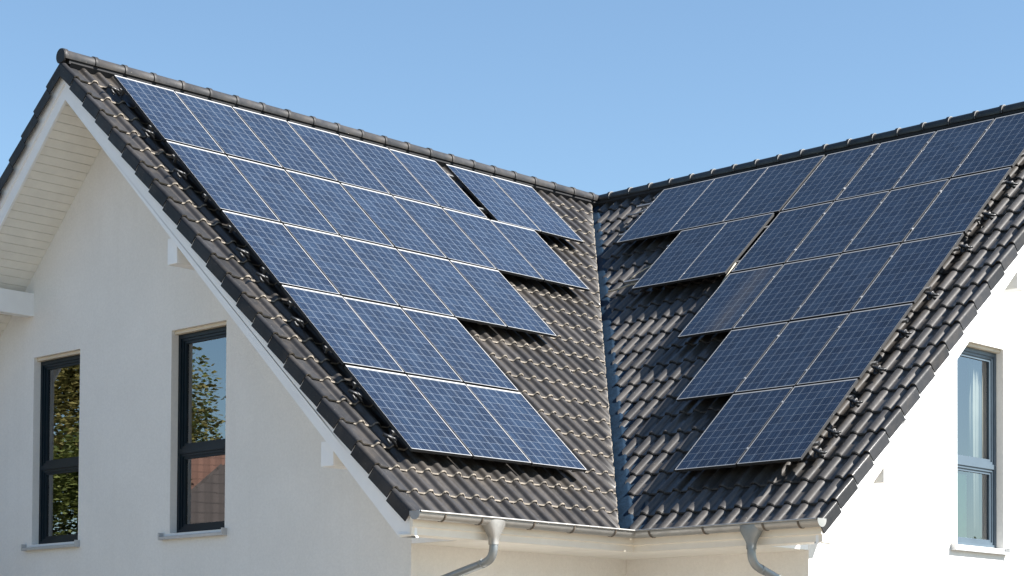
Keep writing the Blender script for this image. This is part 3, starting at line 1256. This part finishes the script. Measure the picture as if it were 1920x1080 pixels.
curtain(A3, -9.80, -9.50, .1, 2.75, .36, 'pale curtain behind the glass of the window mirroring only trees')
curtain(A3, -6.36, -6.05, .1, 2.75, .36, 'pale curtain behind the glass of the window mirroring tiled roofs')
curtain(B3, 5.30, 5.62, .0, 2.7, .30, 'pale curtain behind the window in the sunlit gable')
mb = MB()
mb.box((4.72, 0.03, .235), (5.12, .98, .25), 0, lambda u, z, d: B3(u, z, d))
tag(mb.build('board', M['green'], None, origin=B3(4.9, 0, .24)), 'pale green board standing behind the lower pane of the sunlit gable window', 'board')

# ================================================================== MIRRORED SURROUNDINGS
def make_tree(loc, height, spread, nleaf, seed, leafm, label, leaf=.16, crown0=.22):
    rnd = random.Random(seed)
    root = empty('tree', loc)
    L = Vector(loc)
    tr = MB()
    top = Vector((rnd.uniform(-.3, .3), rnd.uniform(-.3, .3), height * .8))
    path = [Vector((0, 0, 0)), top * .3 + Vector((rnd.uniform(-.2, .2), rnd.uniform(-.2, .2), 0)), top * .65, top]
    tr.tube(path, [height * .028, height * .021, height * .012, height * .003], 9)
    ends = []
    for i in range(26):
        t = rnd.uniform(crown0, .95)
        p = top * t
        an = rnd.uniform(0, 2 * math.pi)
        ln = spread * (1.0 - abs(t - .5) * .9) * rnd.uniform(.55, 1.0)
        e = p + Vector((math.cos(an) * ln, math.sin(an) * ln, ln * rnd.uniform(.1, .6)))
        mid = p * .5 + e * .5 + Vector((0, 0, ln * .08))
        r = height * .010 * (1.2 - t)
        tr.tube([p, mid, e], [r, r * .6, r * .15], 6)
        ends += [(e, 1), (mid, .8)]
    ends += [(top, 1), (top * .9, 1)]
    tr.build('trunk', M['bark'], root)
    lf = MB()
    for i in range(nleaf):
        e, w = rnd.choice(ends)
        rr = spread * .34 * w
        d = Vector((rnd.gauss(0, 1), rnd.gauss(0, 1), rnd.gauss(0, .8)))
        d = d.normalized() * rr * rnd.random() ** .4
        c = e + d
        q = Matrix.Rotation(rnd.uniform(0, 6.28), 3, 'Z') @ Matrix.Rotation(rnd.uniform(-1.1, 1.1), 3, 'X')
        sz = leaf * rnd.uniform(.6, 1.3)
        tone = rnd.random()
        lf.quad(*(c + q @ Vector(p) * sz for p in ((-.5, 0, 0), (0, -.28, .05), (.55, 0, 0), (0, .28, .05))), 0, tone)
    lf.build('crown', leafm, root, recalc=False)
    tag(root, label, 'tree', 'trees mirrored in the gable windows')
    return root


LEAFN = 5200
DIRL = Vector((-.805, -.593, 0))      # where the left gable windows look, as seen from the camera
LATL = Vector((.593, -.805, 0))
W2C = Vector((-5.4, YW, GROUND))


def atL(dist, lat):
    return W2C + DIRL * dist + LATL * lat


make_tree(atL(21, -3.7), 12.5, 4.0, 30000, 3, M['leaf2'], 'tall yellowing tree mirrored across the whole window beside the long purlin box', .17, .02)
make_tree(atL(25, -7.2), 12.5, 4.0, 9000, 5, M['leaf'], 'tall green tree behind the yellowing one in the mirrored garden', .28, .04)
make_tree(atL(24, -.3), 11.6, 2.7, 30000, 8, M['leaf'], 'green tree mirrored in the upper pane above the red roof', .13, .15)
make_tree(atL(17.5, -3.1), 8.2, 2.6, 22000, 15, M['leaf'], 'bushy low tree mirrored in the lower pane beside the long purlin box', .13, .02)
make_tree(Vector((15.9, 31.0, GROUND)), 7.3, 2.4, LEAFN, 12, M['leaf'], 'low dark tree mirrored in the window of the sunlit gable', .22, .15)


def neighbour(c, lat0, lat1, depth, eave, ridge, roofm, label, hip=False):
    """block with its long side across the line of sight"""
    root = empty('neighbour_house', c)
    ov = .35
    P = lambda l, d, z: c + LATL * l + DIRL * d + Vector((0, 0, z - GROUND))
    w = MB()
    cor = [(lat0, 0), (lat1, 0), (lat1, depth), (lat0, depth)]
    for (a, b) in zip(cor, cor[1:] + cor[:1]):
        w.quad(P(*a, GROUND), P(*b, GROUND), P(*b, eave), P(*a, eave))
    if not hip:
        for l in (lat0, lat1):
            w.face([w.vert(P(l, 0, eave)), w.vert(P(l, depth, eave)), w.vert(P(l, depth / 2, ridge - .1))])
    w.build('wall', M['nwall'], root, origin=tuple(c), recalc=False)
    r = MB()
    h = depth / 2
    in_ = h * .95 if hip else 0
    la, lb = lat0 - ov, lat1 + ov
    zz = eave - .25
    A, B, C_, D_ = P(la, -ov, zz), P(lb, -ov, zz), P(lb, depth + ov, zz), P(la, depth + ov, zz)
    if hip:
        E_, F_ = P(lat0 + in_, h, ridge), P(lat1 - in_, h, ridge)
    else:
        E_, F_ = P(la, h, ridge), P(lb, h, ridge)
    r.quad(A, B, F_, E_)
    r.quad(C_, D_, E_, F_)
    if hip:
        r.face([r.vert(p) for p in (D_, A, E_)])
        r.face([r.vert(p) for p in (B, C_, F_)])
    ro = r.build('roof', roofm, root, origin=tuple(c), recalc=False)
    uv = ro.data.uv_layers.new(name='UVMap')
    for poly in ro.data.polygons:
        n_ = poly.normal
        ax = Vector((0, 0, 1)).cross(n_).normalized()
        up = n_.cross(ax)
        for li in poly.loop_indices:
            p = ro.data.vertices[ro.data.loops[li].vertex_index].co
            uv.data[li].uv = (p.dot(ax), p.dot(up))
    so = ro.modifiers.new('solid', 'SOLIDIFY')
    so.thickness = .12
    tag(root, label, 'house', 'houses mirrored in the gable windows')


neighbour(atL(14.5, 0), -1.5, 9.5, 8.0, -.2, 3.3, M['red'], 'house with a red clay tile roof mirrored in the left gable window')
neighbour(atL(6.8, 0), -2.6, 5.0, 6.0, -1.0, 2.0, M['grey_roof'], 'low building with a grey hipped roof mirrored below the red roof', hip=True)

# ================================================================== LIGHT, SKY, CAMERA
SUN_EL, SUN_AZ = RAD(42.0), RAD(31.0)         # azimuth from +X towards +Y
sd = Vector((math.cos(SUN_AZ) * math.cos(SUN_EL), math.sin(SUN_AZ) * math.cos(SUN_EL), math.sin(SUN_EL)))
sun = bpy.data.lights.new('sun', 'SUN')
sun.energy = 5.0
sun.angle = RAD(0.53)
sun.color = (1.0, 0.955, 0.89)
so = bpy.data.objects.new('sun', sun)
so.rotation_euler = sd.to_track_quat('Z', 'Y').to_euler()
so.location = sd * 60
COL.objects.link(so)

world = bpy.data.worlds.new('World')
scene.world = world
world.use_nodes = True
wn = world.node_tree
wn.nodes.clear()
sky = wn.nodes.new('ShaderNodeTexSky')
sky.sky_type = 'NISHITA'
sky.sun_disc = False
sky.sun_elevation = SUN_EL
sky.sun_rotation = math.pi / 2 - SUN_AZ
sky.altitude = 100
sky.air_density = 1.0
sky.dust_density = 0.5
sky.ozone_density = 0.6
bg = wn.nodes.new('ShaderNodeBackground')
bg.inputs['Strength'].default_value = 0.060
wo = wn.nodes.new('ShaderNodeOutputWorld')
tint = wn.nodes.new('ShaderNodeMix')
tint.data_type = 'RGBA'
tint.blend_type = 'MULTIPLY'
tint.inputs[0].default_value = 1.0
tint.inputs[7].default_value = (0.865, 0.985, 1.03, 1)
wn.links.new(sky.outputs[0], tint.inputs[6])
wn.links.new(tint.outputs[2], bg.inputs[0])
wn.links.new(bg.outputs[0], wo.inputs[0])

F = 3775.452273874059
YAW, PIT, ROL = 0.7474373161055833, 0.029972977522525902, 0.004607534590609464
cy, sy_, cp, sp = math.cos(YAW), math.sin(YAW), math.cos(PIT), math.sin(PIT)
fwd = Vector((-sy_ * cp, cy * cp, sp))
right = Vector((cy, sy_, 0))
up = right.cross(fwd)
c_, s_ = math.cos(ROL), math.sin(ROL)
rr, uu = right * c_ + up * s_, up * c_ - right * s_
cam = bpy.data.cameras.new('camera')
cam.sensor_fit = 'HORIZONTAL'
cam.sensor_width = 36.0
cam.lens = F / 1920 * 36
cam.shift_x = -126.85977414603231 / 1920
cam.shift_y = 639.720291228791 / 1920
cam.clip_start = 0.1
cam.clip_end = 3000
co = bpy.data.objects.new('camera', cam)
m = Matrix((rr, uu, -fwd)).transposed().to_4x4()
m.translation = Vector((16.827321986853136, -19.154558366429455, -2.0489882974174276))
co.matrix_world = m
COL.objects.link(co)
scene.camera = co

scene.view_settings.view_transform = 'Standard'
scene.view_settings.look = 'None'
scene.view_settings.exposure = 1.635
scene.view_settings.gamma = 1.0
scene.render.film_transparent = False
scene.cycles.max_bounces = 8
